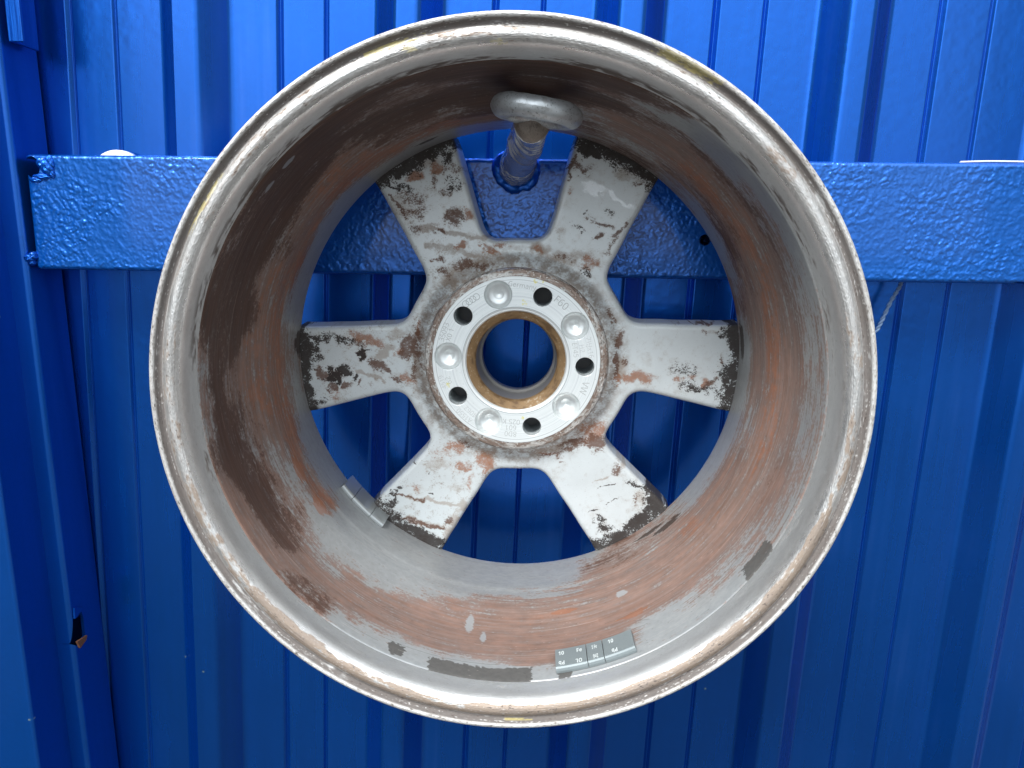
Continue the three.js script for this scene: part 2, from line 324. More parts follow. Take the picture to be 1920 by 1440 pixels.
// barrel texture: a table of what covers the barrel (rows every 15 degrees from 3 o'clock anticlockwise, columns from the near edge to the spokes)
const BSILVER = lin([146, 149, 151]);
const LAYER = { g: [.2, .08, 0], m: [.5, .1, .12], d: [.85, .22, .1], o: [.8, .85, .1], k: [.85, .25, .9], h: [.75, .35, .55], t: [.42, .3, .05] };
const BARREL = ['mmdodg', 'mmhodh', 'gmhohg', 'gghohm', 'hghdmh', 'khkmhm', 'kkkkdt', 'khkhog', 'khkhog', 'kkkoog', 'hkkhog', 'khkoog', 'mkhoom', 'hkhdog', 'dkhmog', 'hdmggg', 'gddggg', 'gddmgg', 'gdddgg', 'gdddmg', 'ggdddh', 'gmddom', 'mmdddg', 'mdhomg'];
const COLZ = [26, 48, 72, 95, 120, 155];
const barrelTex = (() => {
  const w = 2048, h = 512, c = new Uint8Array(w * h * 4), r = new Uint8Array(w * h * 4);
  // depth of each row of the texture
  const len = [0]; for (let i = 1; i < barrelCurve.length; i++) len[i] = len[i - 1] + Math.hypot(barrelCurve[i][0] - barrelCurve[i - 1][0], barrelCurve[i][1] - barrelCurve[i - 1][1]);
  const L = len[len.length - 1], zrow = []; let q = 1;
  for (let j = 0; j < h; j++) { const s = (j + .5) / h * L; while (q < len.length - 1 && len[q] < s) q++; zrow[j] = lerp(barrelCurve[q - 1][1], barrelCurve[q][1], (s - len[q - 1]) / (len[q] - len[q - 1] || 1)); }
  const pads = [];                                            // left-over grey foam of old balance weights: corner pixels
  for (const [x0, y0, x1, y1, wz] of [[729, 1212, 757, 1222, 12], [800, 1246, 996, 1262, 16], [1046, 1262, 1072, 1262, 9], [1392, 1076, 1444, 1020, 14]]) { const a = onBarrel(x0, y0), b = onBarrel(x1, y1); pads.push([a[0], (a[1] + b[1]) / 2, b[0], wz]); }
  const marks = [];                                           // scraped places and dark stains: [angle, depth, half angle, half depth, kind]
  for (const [x, y, ra, rz, kd] of [[1165, 1113, 1.6, 3, 's'], [880, 1170, 1, 10, 's'], [905, 1195, .7, 8, 's'], [1330, 250, 5, 8, 's'], [1400, 330, 4, 7, 's'], [1250, 985, 5, 5, 'b'], [1215, 1000, 5, 4, 'b'], [562, 640, 4, 14, 'b'], [1392, 640, 5, 7, 'b'], [800, 265, 3, 4, 'b'], [540, 305, 1.6, 3, 's'], [505, 350, 1.5, 3, 's'], [1190, 1150, 4, 3, 'o'], [1060, 1145, 3, 3, 'o'], [600, 950, 3, 8, 'o'], [560, 880, 4, 7, 'o']]) { const a = onBarrel(x, y); marks.push([a[0], a[1], ra, rz, kd]); }
  for (let j = 0; j < h; j++) {
    const z0 = zrow[j];
    for (let i = 0; i < w; i++) {
      const k = (j * w + i) * 4, u = i / w;
      const wa = (fbm(u * 40, z0 * .02, 101, 3, 40) - .5) * 20, wz = (fbm(u * 26, z0 * .03, 107, 3, 26) - .5) * 34;
      const ang = ((u * 360 + wa + 720) % 360) / 15, z = z0 + wz;
      const a0 = Math.floor(ang) % 24, a1 = (a0 + 1) % 24, af = sst(0, 1, ang - Math.floor(ang));
      let zi = 0; while (zi < 4 && z > COLZ[zi + 1]) zi++; const zf = sst(0, 1, (z - COLZ[zi]) / (COLZ[zi + 1] - COLZ[zi]));
      const v = [0, 1, 2].map(n => lerp(lerp(LAYER[BARREL[a0][zi]][n], LAYER[BARREL[a0][zi + 1]][n], zf), lerp(LAYER[BARREL[a1][zi]][n], LAYER[BARREL[a1][zi + 1]][n], zf), af));
      const s1 = fbm(u * 90, z0 * .28, 111, 4, 90), s2 = fbm(u * 34, z0 * .9, 121, 3, 34), s3 = fbm(u * 260, z0 * .35, 131, 3, 260), s4 = fbm(u * 700, z0 * .6, 137, 2, 700), cl = fbm(u * 30, z0 * .06, 141, 4, 30);
      const nA = .34 * s1 + .3 * s2 + .2 * s3 + .16 * s4, nB = .4 * cl + .3 * s2 + .3 * s3, nC = .35 * cl + .35 * s1 + .15 * s3 + .15 * s4;
      const s5 = vn(u * 1500, z0 * 2.2, 151, 1500), cA = (nA - .5) * 1.5 + (s5 - .5) * .28;
      const dust = .45 * sst(.22, .8, v[0] + (nA - .5) * 1.25 - .08) + .55 * sst(.42, .54, v[0] * .9 + cA), film = clamp(v[0] * .35 + (cl - .5) * .3);
      const rust = .5 * sst(.34, .86, v[1] * .75 + (nB - .5) * 1.4) + .5 * sst(.5, .64, v[1] * .75 + (nB - .5) * 1.6 + (s5 - .5) * .3), dark = .4 * sst(.25, .85, v[2] * .95 + (nC - .5) * 1.5) + .6 * sst(.44, .58, v[2] * .95 + (nC - .5) * 1.5 + (s5 - .5) * .3);
      const col = BSILVER.map(x => x * (.88 + .24 * s3 - .12 * s4));
      mix3(col, TAN, film * .5); mix3(col, DUST.map(x => x * (.62 + .85 * s1 * (.6 + .8 * s3))), dust * (.6 + .3 * s2)); mix3(col, RUST.map(x => x * (.65 + .7 * s3)), rust * (.4 + .4 * s4)); mix3(col, DARK.map(x => x * (.7 + .6 * s1)), dark * (.72 + .26 * s2));
      let rough = .36 + .26 * Math.max(dust, rust, dark);
      for (const [A, Z, ra, rz, kd] of marks) {
        let da = Math.abs(u * 360 - A); if (da > 180) da = 360 - da; if (da > ra * 1.8) continue;
        const e = 1 - Math.hypot(da / ra, (z0 - Z) / rz), m = sst(.0, .22, e + (nA - .5) * 1.8); if (m <= 0) continue;
        mix3(col, kd === 's' ? BSILVER : kd === 'o' ? RUST : lin([44, 33, 28]), m * (kd === 'o' ? .6 : .85)); rough = lerp(rough, kd === 's' ? .42 : .85, m);
      }
      for (const [A, Z, B, wz2] of pads) {
        const lo = Math.min(A, B), hi = Math.max(A, B), d = u * 360;
        if (d < lo - 1.5 || d > hi + 1.5) continue;
        const e = Math.min((d - lo) * 3.4, (hi - d) * 3.4, wz2 / 2 - Math.abs(z0 - Z)) + (s3 - .5) * 4 + (s4 - .5) * 3 + (cl - .5) * 3, m = sst(-.3, .5, e);
        mix3(col, lin([70, 68, 66]).map(x => x * (.8 + .5 * s4)), m * .93); rough = lerp(rough, .95, m);
      }
      const ps = hash(i >> 1, j, 7); if (ps > .9985) mix3(col, [.45, .4, .36], .5); else if (ps < .0012) mix3(col, BLACK, .6);
      c.set([enc(col[0]), enc(col[1]), enc(col[2]), 255], k); r.set([0, 255 * rough, 255 * clamp(.35 - rough * .3), 255], k);
    }
  }
  for (let q = 0; q < 420; q++) {                              // scratches, mostly along the turning direction
    const x0 = hash(q, 1, 171) * w, y0 = hash(q, 2, 171) * h, L2 = 8 + 150 * hash(q, 3, 171) ** 3, sl = hash(q, 4, 171) > .85 ? (hash(q, 5, 171) - .5) * 2.4 : (hash(q, 5, 171) - .5) * .12, lite = hash(q, 6, 171) > .4, al = .15 + .4 * hash(q, 7, 171);
    for (let t = 0; t < L2; t++) { const x = (Math.round(x0 + t) + w) % w, y = Math.round(y0 + t * sl); if (y < 0 || y >= h) continue; const k = (y * w + x) * 4; for (let n = 0; n < 3; n++) c[k + n] = lerp(c[k + n], lite ? 186 - n * 6 : 40, al); }
  }
  return [dataTex(w, h, c, true, 1), dataTex(w, h, r, false, 1)];
})();
const barrelMat = std({ map: barrelTex[0], roughnessMap: barrelTex[1], metalnessMap: barrelTex[1], roughness: 1, metalness: .8 });

// flange texture: bare scratched aluminium with brown oxide
const flangeTex = (() => {
  const w = 2048, h = 256, c = new Uint8Array(w * h * 4), r = new Uint8Array(w * h * 4), b = new Uint8Array(w * h * 4);
  const len = [0]; for (let i = 1; i < flangeCurve.length; i++) len[i] = len[i - 1] + Math.hypot(flangeCurve[i][0] - flangeCurve[i - 1][0], flangeCurve[i][1] - flangeCurve[i - 1][1]);
  const L = len[len.length - 1], row = []; let q = 1;
  for (let j = 0; j < h; j++) { const s = (j + .5) / h * L; while (q < len.length - 1 && len[q] < s) q++; const t = (s - len[q - 1]) / (len[q] - len[q - 1] || 1); row[j] = [lerp(flangeCurve[q - 1][0], flangeCurve[q][0], t), lerp(flangeCurve[q - 1][1], flangeCurve[q][1], t)]; }
  // brown oxide on the face by angle (every 30 degrees from 3 o'clock anticlockwise)
  const OX = [.6, .48, .42, .46, .44, .42, .5, .66, .8, .84, .84, .8];
  for (let j = 0; j < h; j++) for (let i = 0; i < w; i++) {
    const k = (j * w + i) * 4, u = i / w, [rr, zz] = row[j], mmv = j / h * L;
    const a = u * 12, o = lerp(OX[Math.floor(a) % 12], OX[(Math.floor(a) + 1) % 12], sst(0, 1, a - Math.floor(a)));
    const s1 = fbm(u * 150, mmv * .5, 201, 4, 150), s2 = fbm(u * 60, mmv * 1.6, 211, 3, 60), s3 = vn(u * 1200, mmv * 2.2, 221, 1200), s4 = fbm(u * 500, mmv * .8, 231, 3, 500), cl = fbm(u * 44, mmv * .12, 241, 4, 44);
    const inFace = sst(213.6, 212.2, rr) * sst(203.6, 206.2, rr + 3 * (cl - .5)), groove = sst(217.4, 216.4, rr) * sst(212.4, 213.6, rr), tip = sst(216.2, 217.2, rr), low = sst(201, 199.4, rr);
    const v = .82 + .2 * (s1 - .5) + .14 * (s3 - .5), col = BARE.map(x => x * v);
    let rough = lerp(.26, .46, sst(203.5, 207, rr)) + .2 * (s1 - .4), metal = .95;
    const ox = sst(.44, .62, o * inFace + (s1 - .5) * .55 + (cl - .5) * .75 + (s4 - .5) * .3 - .1);
    mix3(col, lin([138, 114, 90]).map(x => x * (.75 + .5 * s4)), ox * .85); rough = lerp(rough, .6, ox); metal = lerp(metal, .25, ox);
    const film = sst(.2, .8, cl) * .4 + .3 * sst(.4, .7, s4 * .5 + s1 * .5) * sst(203, 206, rr); mix3(col, lin([150, 140, 134]), clamp(film) * (1 - low)); metal = lerp(metal, .6, clamp(film)); 
    const gd = groove * sst(.18, .42, s1 * .6 + cl * .5); mix3(col, lin([88, 80, 76]).map(x => x * (.7 + .6 * s4)), gd * .9); rough = lerp(rough, .8, gd); metal = lerp(metal, .1, gd);
    const tp = tip * sst(.5, .7, s3 * .5 + s4 * .3 + s1 * .2); mix3(col, lin([140, 136, 128]), tp * .6); rough = lerp(rough, .7, tip * .7); metal = lerp(metal, .5, tip * .6);
    { const q = sst(204, 201.5, rr); rough = lerp(rough, .4, q); metal = lerp(metal, .8, q); mix3(col, lin([170, 172, 172]), q * .6); }
    const lowDirt = low * sst(.5, .68, s1 * .5 + cl * .5 + .14 * Math.sin((u * 360 - 10) * Math.PI / 180) - .06); mix3(col, lin([84, 70, 62]), lowDirt * .9); rough = lerp(rough, .85, lowDirt); metal = lerp(metal, .1, lowDirt);
    const sc = sst(.66, .8, s2 * .5 + s3 * .5) * Math.max(inFace, groove * .5) * (1 - .55 * ox); mix3(col, [.86, .85, .83], sc); rough = lerp(rough, .28, sc);
    const pit = sst(.66, .76, s4 * .6 + s3 * .4) * sst(.3, .55, cl) * (1 - .7 * sst(206, 204, rr)); mix3(col, lin([70, 62, 58]), pit * .8); metal = lerp(metal, .2, pit);
    const yel = (A, wd, z0, z1) => { let da = Math.abs(u * 360 - A); if (da > 180) da = 360 - da; return da < wd && rr > z0 && rr < z1 ? sst(.42, .6, s1 * .6 + s4 * .4 + .1 * (1 - da / wd)) : 0; };
    const y = Math.max(yel(107, 5, 211.5, 214.5), yel(62, 6, 214, 218), yel(147, 6, 211.5, 214), yel(105, 1.2, 206, 209.5), yel(91, 1.4, 203, 206), yel(272, 2.4, 214.4, 215.6)); mix3(col, lin([196, 180, 96]), y * .45); metal = lerp(metal, 0, y);
    c.set([enc(col[0]), enc(col[1]), enc(col[2]), 255], k); r.set([0, 255 * clamp(rough), 255 * clamp(metal), 255], k);
    const hb = 255 * clamp(.5 + (.4 * (s2 - .5) + .3 * (s3 - .5)) * (.15 + .85 * sst(203, 206, rr)) - .3 * pit + .15 * ox); b.set([hb, hb, hb, 255], k);
  }
  return [dataTex(w, h, c, true, 1), dataTex(w, h, r, false, 1), dataTex(w, h, b, false, 1)];
})();
const flangeMat = std({ map: flangeTex[0], roughnessMap: flangeTex[1], metalnessMap: flangeTex[1], bumpMap: flangeTex[2], bumpScale: .0005, roughness: 1, metalness: 1 });

mesh('rim_flange', revolve(flangeCurve, 300), flangeMat, wheel);
mesh('barrel', revolve(barrelCurve, 300), barrelMat, wheel);
const plainSilver = std({ color: new THREE.Color().setRGB(...SILVER), roughness: .45, metalness: .25 });
mesh('tyre_bed', revolve(smooth([[183.4, 178], [184.5, 181], [190, 188], [199, 197], [208, 207], [215, 211], [219, 213.5], [220.2, 212], [219, 209], [214, 206], [207, 202], [203.5, 194], [202.6, 176], [198, 160], [190.5, 148], [189, 128], [190.5, 108], [198, 84], [201.5, 60], [203, 26], [203.8, 16], [207, 9], [215.5, 9]], 4), 180), plainSilver, wheel);

// ------------------------------------------------------------------ spokes and hub web: dirt map in the wheel's plane
const faceTex = (() => {
  const N = 1536, half = 190, LK = {}; for (const t of 'KBOTWF') LK[t] = new Float32Array(N * N);
  const CROP = { A: [700, 240, 5.538], B: [1000, 240, 5.538], C: [1130, 560, 5.333], D: [1020, 820, 5.538], E: [680, 820, 5.538], F: [550, 570, 5.333], H: [780, 480, 3.6] };
  const P = (cr, x, y) => { const [a, b, s] = CROP[cr], q = onWheel(a + x / s, b + y / s, faceDepth); return [q.x, q.y]; };
  const sc = cr => 1 / CROP[cr][2] / 2.28;                    // crop pixel -> mm
  const stain = (t, cr, x, y, rx, ry, rt = 0, st = 1) => {
    const [cx, cy] = P(cr, x, y), k = sc(cr) * 1.25, a = -rad(rt), ca = Math.cos(a), sa = Math.sin(a); rx *= k; ry *= k;
    const R = Math.max(rx, ry) * 1.5, lo = v => Math.max(0, Math.floor((v - R + half) / 2 / half * N)), hi = v => Math.min(N - 1, Math.ceil((v + R + half) / 2 / half * N));
    for (let j = lo(cy); j <= hi(cy); j++) for (let i = lo(cx); i <= hi(cx); i++) {
      const X = (i + .5) / N * 2 * half - half - cx, Y = (j + .5) / N * 2 * half - half - cy;
      const e = st * clamp(1.45 - Math.hypot((X * ca + Y * sa) / rx, (-X * sa + Y * ca) / ry), 0, 1), n = j * N + i; if (e > LK[t][n]) LK[t][n] = e;
    }
  };
  const line = (t, cr, x0, y0, x1, y1, w, st = 1) => { const l = Math.hypot(x1 - x0, y1 - y0), n = Math.max(2, Math.ceil(l / w)); for (let k = 0; k <= n; k++) stain(t, cr, lerp(x0, x1, k / n), lerp(y0, y1, k / n), w, w, 0, st); };
  const many = (cr, list) => list.forEach(([t, ...a]) => stain(t, cr, ...a));
  many('A', [['K', 250, 440, 100, 55, -25], ['K', 370, 380, 80, 85, -30], ['K', 400, 330, 50, 60], ['K', 715, 185, 55, 35], ['K', 180, 590, 90, 14, 20, .8], ['K', 770, 280, 60, 90, 0, .62], ['K', 330, 610, 110, 40, 10, .62], ['O', 430, 500, 75, 35, -15], ['O', 640, 420, 50, 60], ['B', 640, 530, 38, 60, 0, .8], ['B', 400, 730, 120, 80, 20, .66], ['B', 440, 880, 120, 70, 0, .58], ['B', 840, 920, 90, 70, 0, .85], ['O', 990, 900, 42, 60, 0, .85], ['B', 690, 1080, 60, 30], ['B', 430, 1040, 70, 60, 0, .7], ['O', 910, 1220, 75, 24, -35], ['O', 1220, 1270, 120, 22, 30, .9], ['O', 660, 1380, 50, 35, 0, .7], ['O', 1330, 1220, 80, 30, 0, .8], ['T', 300, 820, 180, 160, 45, .7], ['T', 560, 330, 140, 90, 0, .9], ['B', 820, 420, 110, 60, 0, .55], ['K', 860, 560, 70, 70, 0, .5], ['B', 760, 640, 110, 30, 0, .55], ['T', 1150, 1400, 280, 60, -8, .9], ['B', 950, 1430, 70, 40, 0, .8], ['B', 1150, 1430, 110, 25, -5, .75]]);
  line('T', 'A', 480, 1020, 1150, 1150, 32, .9); line('T', 'A', 520, 1230, 1300, 1340, 40, .85); line('B', 'A', 190, 680, 350, 950, 15, .8);
  many('B', [['K', 540, 190, 90, 75, 25], ['K', 620, 250, 60, 45, 30], ['K', 780, 260, 150, 40, 24, .8], ['K', 980, 350, 110, 45, 25], ['K', 830, 320, 130, 60, 25, .62], ['B', 500, 400, 120, 40, 10, .7], ['B', 1150, 450, 100, 40, 15, .75], ['O', 1200, 490, 55, 26], ['B', 1130, 580, 90, 32, -15, .72], ['K', 550, 875, 18, 24, 0, .7], ['K', 775, 870, 38, 44, 0, .58], ['B', 720, 1000, 90, 20, 15, .8], ['B', 690, 1140, 55, 26, -25], ['B', 600, 960, 60, 24, 15, .62], ['T', 60, 1250, 120, 60, 0, 1], ['O', 50, 1260, 60, 32, 0, .8], ['O', 590, 1390, 58, 40, 0, .9], ['T', 400, 1340, 260, 60, 0, .8], ['B', 340, 1330, 90, 26, 10, .62], ['B', 900, 1060, 26, 120, 35, .7], ['B', 830, 1220, 24, 110, 30, .65], ['T', 1000, 480, 200, 80, 10, .7], ['K', 490, 500, 40, 18, 0, .5], ['O', 400, 670, 35, 35, 0, .62], ['K', 480, 1050, 90, 20, 30, .5], ['T', 300, 1080, 70, 60, 0, .55], ['W', 620, 620, 110, 60, 30], ['W', 880, 740, 140, 22, 30]]);
  line('B', 'B', 410, 290, 370, 560, 15, .85);
  many('C', [['K', 1320, 330, 55, 90], ['K', 1340, 480, 40, 110], ['K', 1280, 740, 95, 120, 20], ['K', 1260, 900, 55, 90, 10], ['K', 1210, 350, 60, 40, 0, .6], ['B', 1080, 860, 80, 30, -35], ['O', 1050, 840, 50, 40, 0, .9], ['O', 740, 820, 45, 22, 0, .85], ['O', 870, 800, 50, 28, 0, .65], ['K', 940, 890, 140, 40, 12, .56], ['K', 1060, 930, 80, 40, 0, .62], ['O', 370, 785, 125, 55], ['O', 250, 800, 60, 50], ['O', 140, 800, 26, 60], ['B', 160, 440, 32, 110, 8, .9], ['B', 140, 640, 24, 130, 5, .9], ['T', 180, 690, 60, 90, 0, 1], ['B', 90, 190, 30, 130, -12, .65], ['B', 1000, 240, 190, 9, 0, .8], ['B', 1020, 340, 45, 14, 35, .7], ['B', 1185, 590, 18, 60, 0, .7], ['T', 1100, 340, 120, 30, 0, .7], ['B', 220, 640, 30, 40, 0, .7], ['K', 820, 720, 120, 60, 0, .47]]);
  many('D', [['K', 1170, 620, 110, 110, 30], ['K', 1150, 740, 130, 60, -30], ['K', 960, 880, 160, 50, -35], ['K', 1010, 900, 110, 45, -32], ['K', 870, 960, 130, 36, -28, .8], ['B', 560, 60, 90, 45, 20, 1], ['B', 330, 40, 140, 34, -8, .9], ['O', 60, 170, 90, 26, 8, .8], ['B', 760, 330, 45, 65, 40, .85], ['K', 970, 500, 100, 36, 22, .7], ['K', 1080, 540, 60, 46, 20, .75], ['B', 950, 650, 28, 60, 0, .66], ['T', 860, 230, 110, 70, 0, .8], ['T', 1000, 640, 80, 100, 30, .8], ['T', 600, 430, 80, 15, -32, 1], ['K', 570, 860, 48, 46, 0, .75], ['K', 640, 940, 60, 50, 0, .66], ['K', 760, 1040, 170, 34, -22, .62], ['K', 650, 525, 75, 5, -20, .6], ['K', 720, 660, 90, 6, -15, .6], ['K', 510, 745, 42, 7, -20, .8], ['T', 150, 80, 240, 50, -15, 1], ['B', 590, 140, 80, 24, 0, .66], ['B', 200, 250, 30, 14, 0, .6]]);
  many('E', [['K', 560, 990, 170, 60, 26], ['K', 720, 1070, 110, 60, 28], ['K', 430, 900, 90, 26, 25, .8], ['K', 270, 690, 110, 34, -25, .78], ['K', 300, 650, 90, 24, -25, .66], ['K', 180, 740, 60, 42, 30, .85], ['T', 1030, 720, 50, 90, 30, 1], ['T', 950, 860, 50, 90, 30, 1], ['T', 870, 1020, 36, 110, 25, .95], ['B', 900, 850, 36, 55, 20, .85], ['O', 1250, 220, 85, 65, 10], ['O', 1290, 290, 55, 60, -20], ['O', 950, 110, 50, 32], ['O', 1030, 320, 80, 36, 28], ['O', 1120, 480, 36, 85, 5, .72], ['T', 780, 280, 160, 80, 0, .75], ['O', 860, 150, 120, 70, 0, .55], ['O', 540, 530, 65, 40, 0, .62], ['T', 930, 540, 90, 50, 0, .7], ['K', 700, 605, 25, 9, 0, .8], ['K', 390, 545, 46, 16, -40, .75], ['K', 320, 590, 40, 26, 0, .8], ['B', 1060, 60, 70, 34, 15, .7], ['K', 560, 285, 12, 8], ['K', 690, 365, 18, 10, -50, .8], ['T', 1250, 150, 200, 70, 10, .7]]);
  line('T', 'E', 480, 630, 980, 720, 26, 1); line('B', 'E', 310, 590, 640, 660, 16, .85); line('B', 'E', 380, 850, 850, 945, 26, .85); line('T', 'E', 420, 850, 850, 930, 36, .8);
  many('F', [['K', 115, 600, 45, 170, -4], ['K', 150, 860, 45, 130, -14], ['K', 110, 400, 36, 110, 0, .75], ['K', 170, 320, 70, 26, 8, .72], ['K', 270, 340, 110, 34, 12, .62], ['K', 420, 340, 180, 40, 4, .58], ['K', 210, 430, 70, 90, 20, .58], ['B', 400, 730, 110, 70, -20], ['K', 410, 740, 90, 66, -20, .9], ['K', 500, 660, 55, 40, 0, .95], ['B', 290, 700, 55, 60], ['K', 380, 640, 34, 34, 0, .85], ['B', 390, 840, 60, 60, 0, .85], ['B', 535, 805, 60, 26, -35], ['K', 600, 725, 26, 36, -30, .85], ['B', 670, 782, 32, 22, -50, .95], ['K', 680, 500, 36, 56, -10, .85], ['B', 680, 495, 42, 60, -10, 1], ['K', 735, 468, 34, 10, -20, .8], ['B', 848, 618, 82, 48, 25, 1], ['B', 945, 660, 32, 30, 20, 1], ['O', 700, 335, 130, 46, 6], ['O', 820, 385, 100, 46, 0, .9], ['B', 640, 400, 110, 40, 0, .6], ['B', 1150, 430, 120, 90, -55, .9], ['O', 1050, 490, 50, 45, 0, .95], ['T', 900, 480, 130, 46, -38, 1], ['B', 1040, 730, 50, 34, 10, .75], ['O', 1150, 740, 80, 40, 20, .8], ['T', 1225, 600, 40, 230, 0, 1], ['O', 1250, 250, 32, 80, 10, .85], ['B', 1220, 650, 30, 110, 0, .66], ['K', 250, 960, 130, 26, -18, .6], ['O', 400, 900, 50, 40, 0, .66], ['T', 1030, 300, 100, 60, 0, .8], ['K', 230, 560, 60, 60, 0, .5]]);
  line('T', 'F', 620, 680, 900, 780, 22, .95);
  many('H', [['B', 345, 60, 70, 35, 10, .8], ['T', 280, 130, 140, 80, -35, .9], ['B', 190, 110, 50, 40, 0, .6], ['B', 150, 30, 40, 24, 0, .8], ['O', 1180, 60, 60, 30, -20, .8], ['K', 1150, 120, 40, 30, 0, .6], ['O', 1190, 1180, 110, 60, -25, .85], ['B', 1230, 1240, 60, 40, 20, 1], ['B', 1080, 1270, 90, 40, -25, .7], ['O', 460, 1370, 65, 55, 20, .95], ['O', 260, 1290, 70, 50, 0, .75], ['B', 920, 1340, 90, 26, -10, .62], ['O', 310, 1420, 60, 40, 0, .7], ['B', 20, 600, 40, 160, 0, .7]]);
  const c = new Uint8Array(N * N * 4), r = new Uint8Array(N * N * 4);
  for (let j = 0; j < N; j++) for (let i = 0; i < N; i++) {
    const n = j * N + i, X = (i + .5) / N * 2 * half - half, Y = (j + .5) / N * 2 * half - half, rr = Math.hypot(X, Y); if (rr < 70 || rr > 188) { c.set([176, 179, 183, 255], n * 4); r.set([0, 120, 60, 255], n * 4); continue; }
    const f1 = fbm(X * .22 + 50, Y * .22 + 50, 301, 5), f2 = fbm(X * .8 + Y * .3 + 290, Y * 1.1 - X * .2 + 290, 311, 4), f3 = vn(X * 2 + 500, Y * 2 + 500, 321), f4 = fbm(X * .06 + 9, Y * .06 + 9, 331, 4);
    const nz = .4 * f1 + .36 * f2 + .24 * f3;
    const wx = (fbm(X * .13 + 70, Y * .13 + 30, 341, 3) - .5) * 9 + (f2 - .5) * 3.4, wy = (fbm(X * .13 + 20, Y * .13 + 80, 351, 3) - .5) * 9 + (f1 - .5) * 4, wn = clamp(Math.round(j + wy / 2 / half * N), 0, N - 1) * N + clamp(Math.round(i + wx / 2 / half * N), 0, N - 1);
    const at = (t, a, b, g) => LK[t][wn] > 0 ? sst(a, b, LK[t][wn] + (nz - .5) * g) : 0;
    const col = SILVER.map(x => x * (1.4 + .1 * (f2 - .5) + .1 * (f4 - .5)));
    const film = sst(.5, .72, f4 * .55 + f1 * .45) * .16; mix3(col, TAN, film);
    mix3(col, lin([126, 112, 100]), sst(98, 80, rr + 10 * (f4 - .5)) * sst(.3, .62, f1 * .6 + f2 * .4) * .75);
    let rough = .4;
    const th = Math.atan2(Y, X), dirty = .35 + .65 * sst(-.2, .5, -Math.cos(th) - .25 * Math.sin(th) + .4 * (f4 - .5));
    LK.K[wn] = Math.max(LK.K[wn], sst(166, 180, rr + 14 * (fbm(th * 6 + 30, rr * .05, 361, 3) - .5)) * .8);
    const grit = sst(.56, .74, nz + .1 * (f4 - .5)) * dirty * .55; mix3(col, lin([120, 98, 82]), grit);
    const T = at('T', .35, .95, .9), O = at('O', .3, .95, 1.5), B = at('B', .36, .8, 1.7), K = at('K', .36, .64, 1.9), Wp = at('W', .5, .7, 1.9);
    const haze = Math.max(LK.K[wn], LK.B[wn], LK.O[wn]) * sst(.3, .7, f1 * .5 + f2 * .5) * .5; mix3(col, lin([132, 110, 92]), haze);
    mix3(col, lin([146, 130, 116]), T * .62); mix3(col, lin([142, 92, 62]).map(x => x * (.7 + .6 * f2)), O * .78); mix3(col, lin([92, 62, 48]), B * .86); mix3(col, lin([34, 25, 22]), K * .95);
    mix3(col, lin([206, 211, 214]), Wp * .8 * (1 - K));
    rough = lerp(rough, .75, Math.max(T * .6, O, B)); rough = lerp(rough, .6, K); rough = lerp(rough, .2, Wp);
    const sp = hash(i, j, 9); if (sp > .9992) mix3(col, BLACK, .7);
    c.set([enc(col[0]), enc(col[1]), enc(col[2]), 255], n * 4); r.set([0, 255 * rough, 255 * .16 * (1 - Math.max(T * .5, O, B, K)), 255], n * 4);
  }
  return [dataTex(N, N, c, true), dataTex(N, N, r, false)];
})();
const faceMat = std({ map: faceTex[0], roughnessMap: faceTex[1], metalnessMap: faceTex[1], roughness: 1, metalness: 1 });

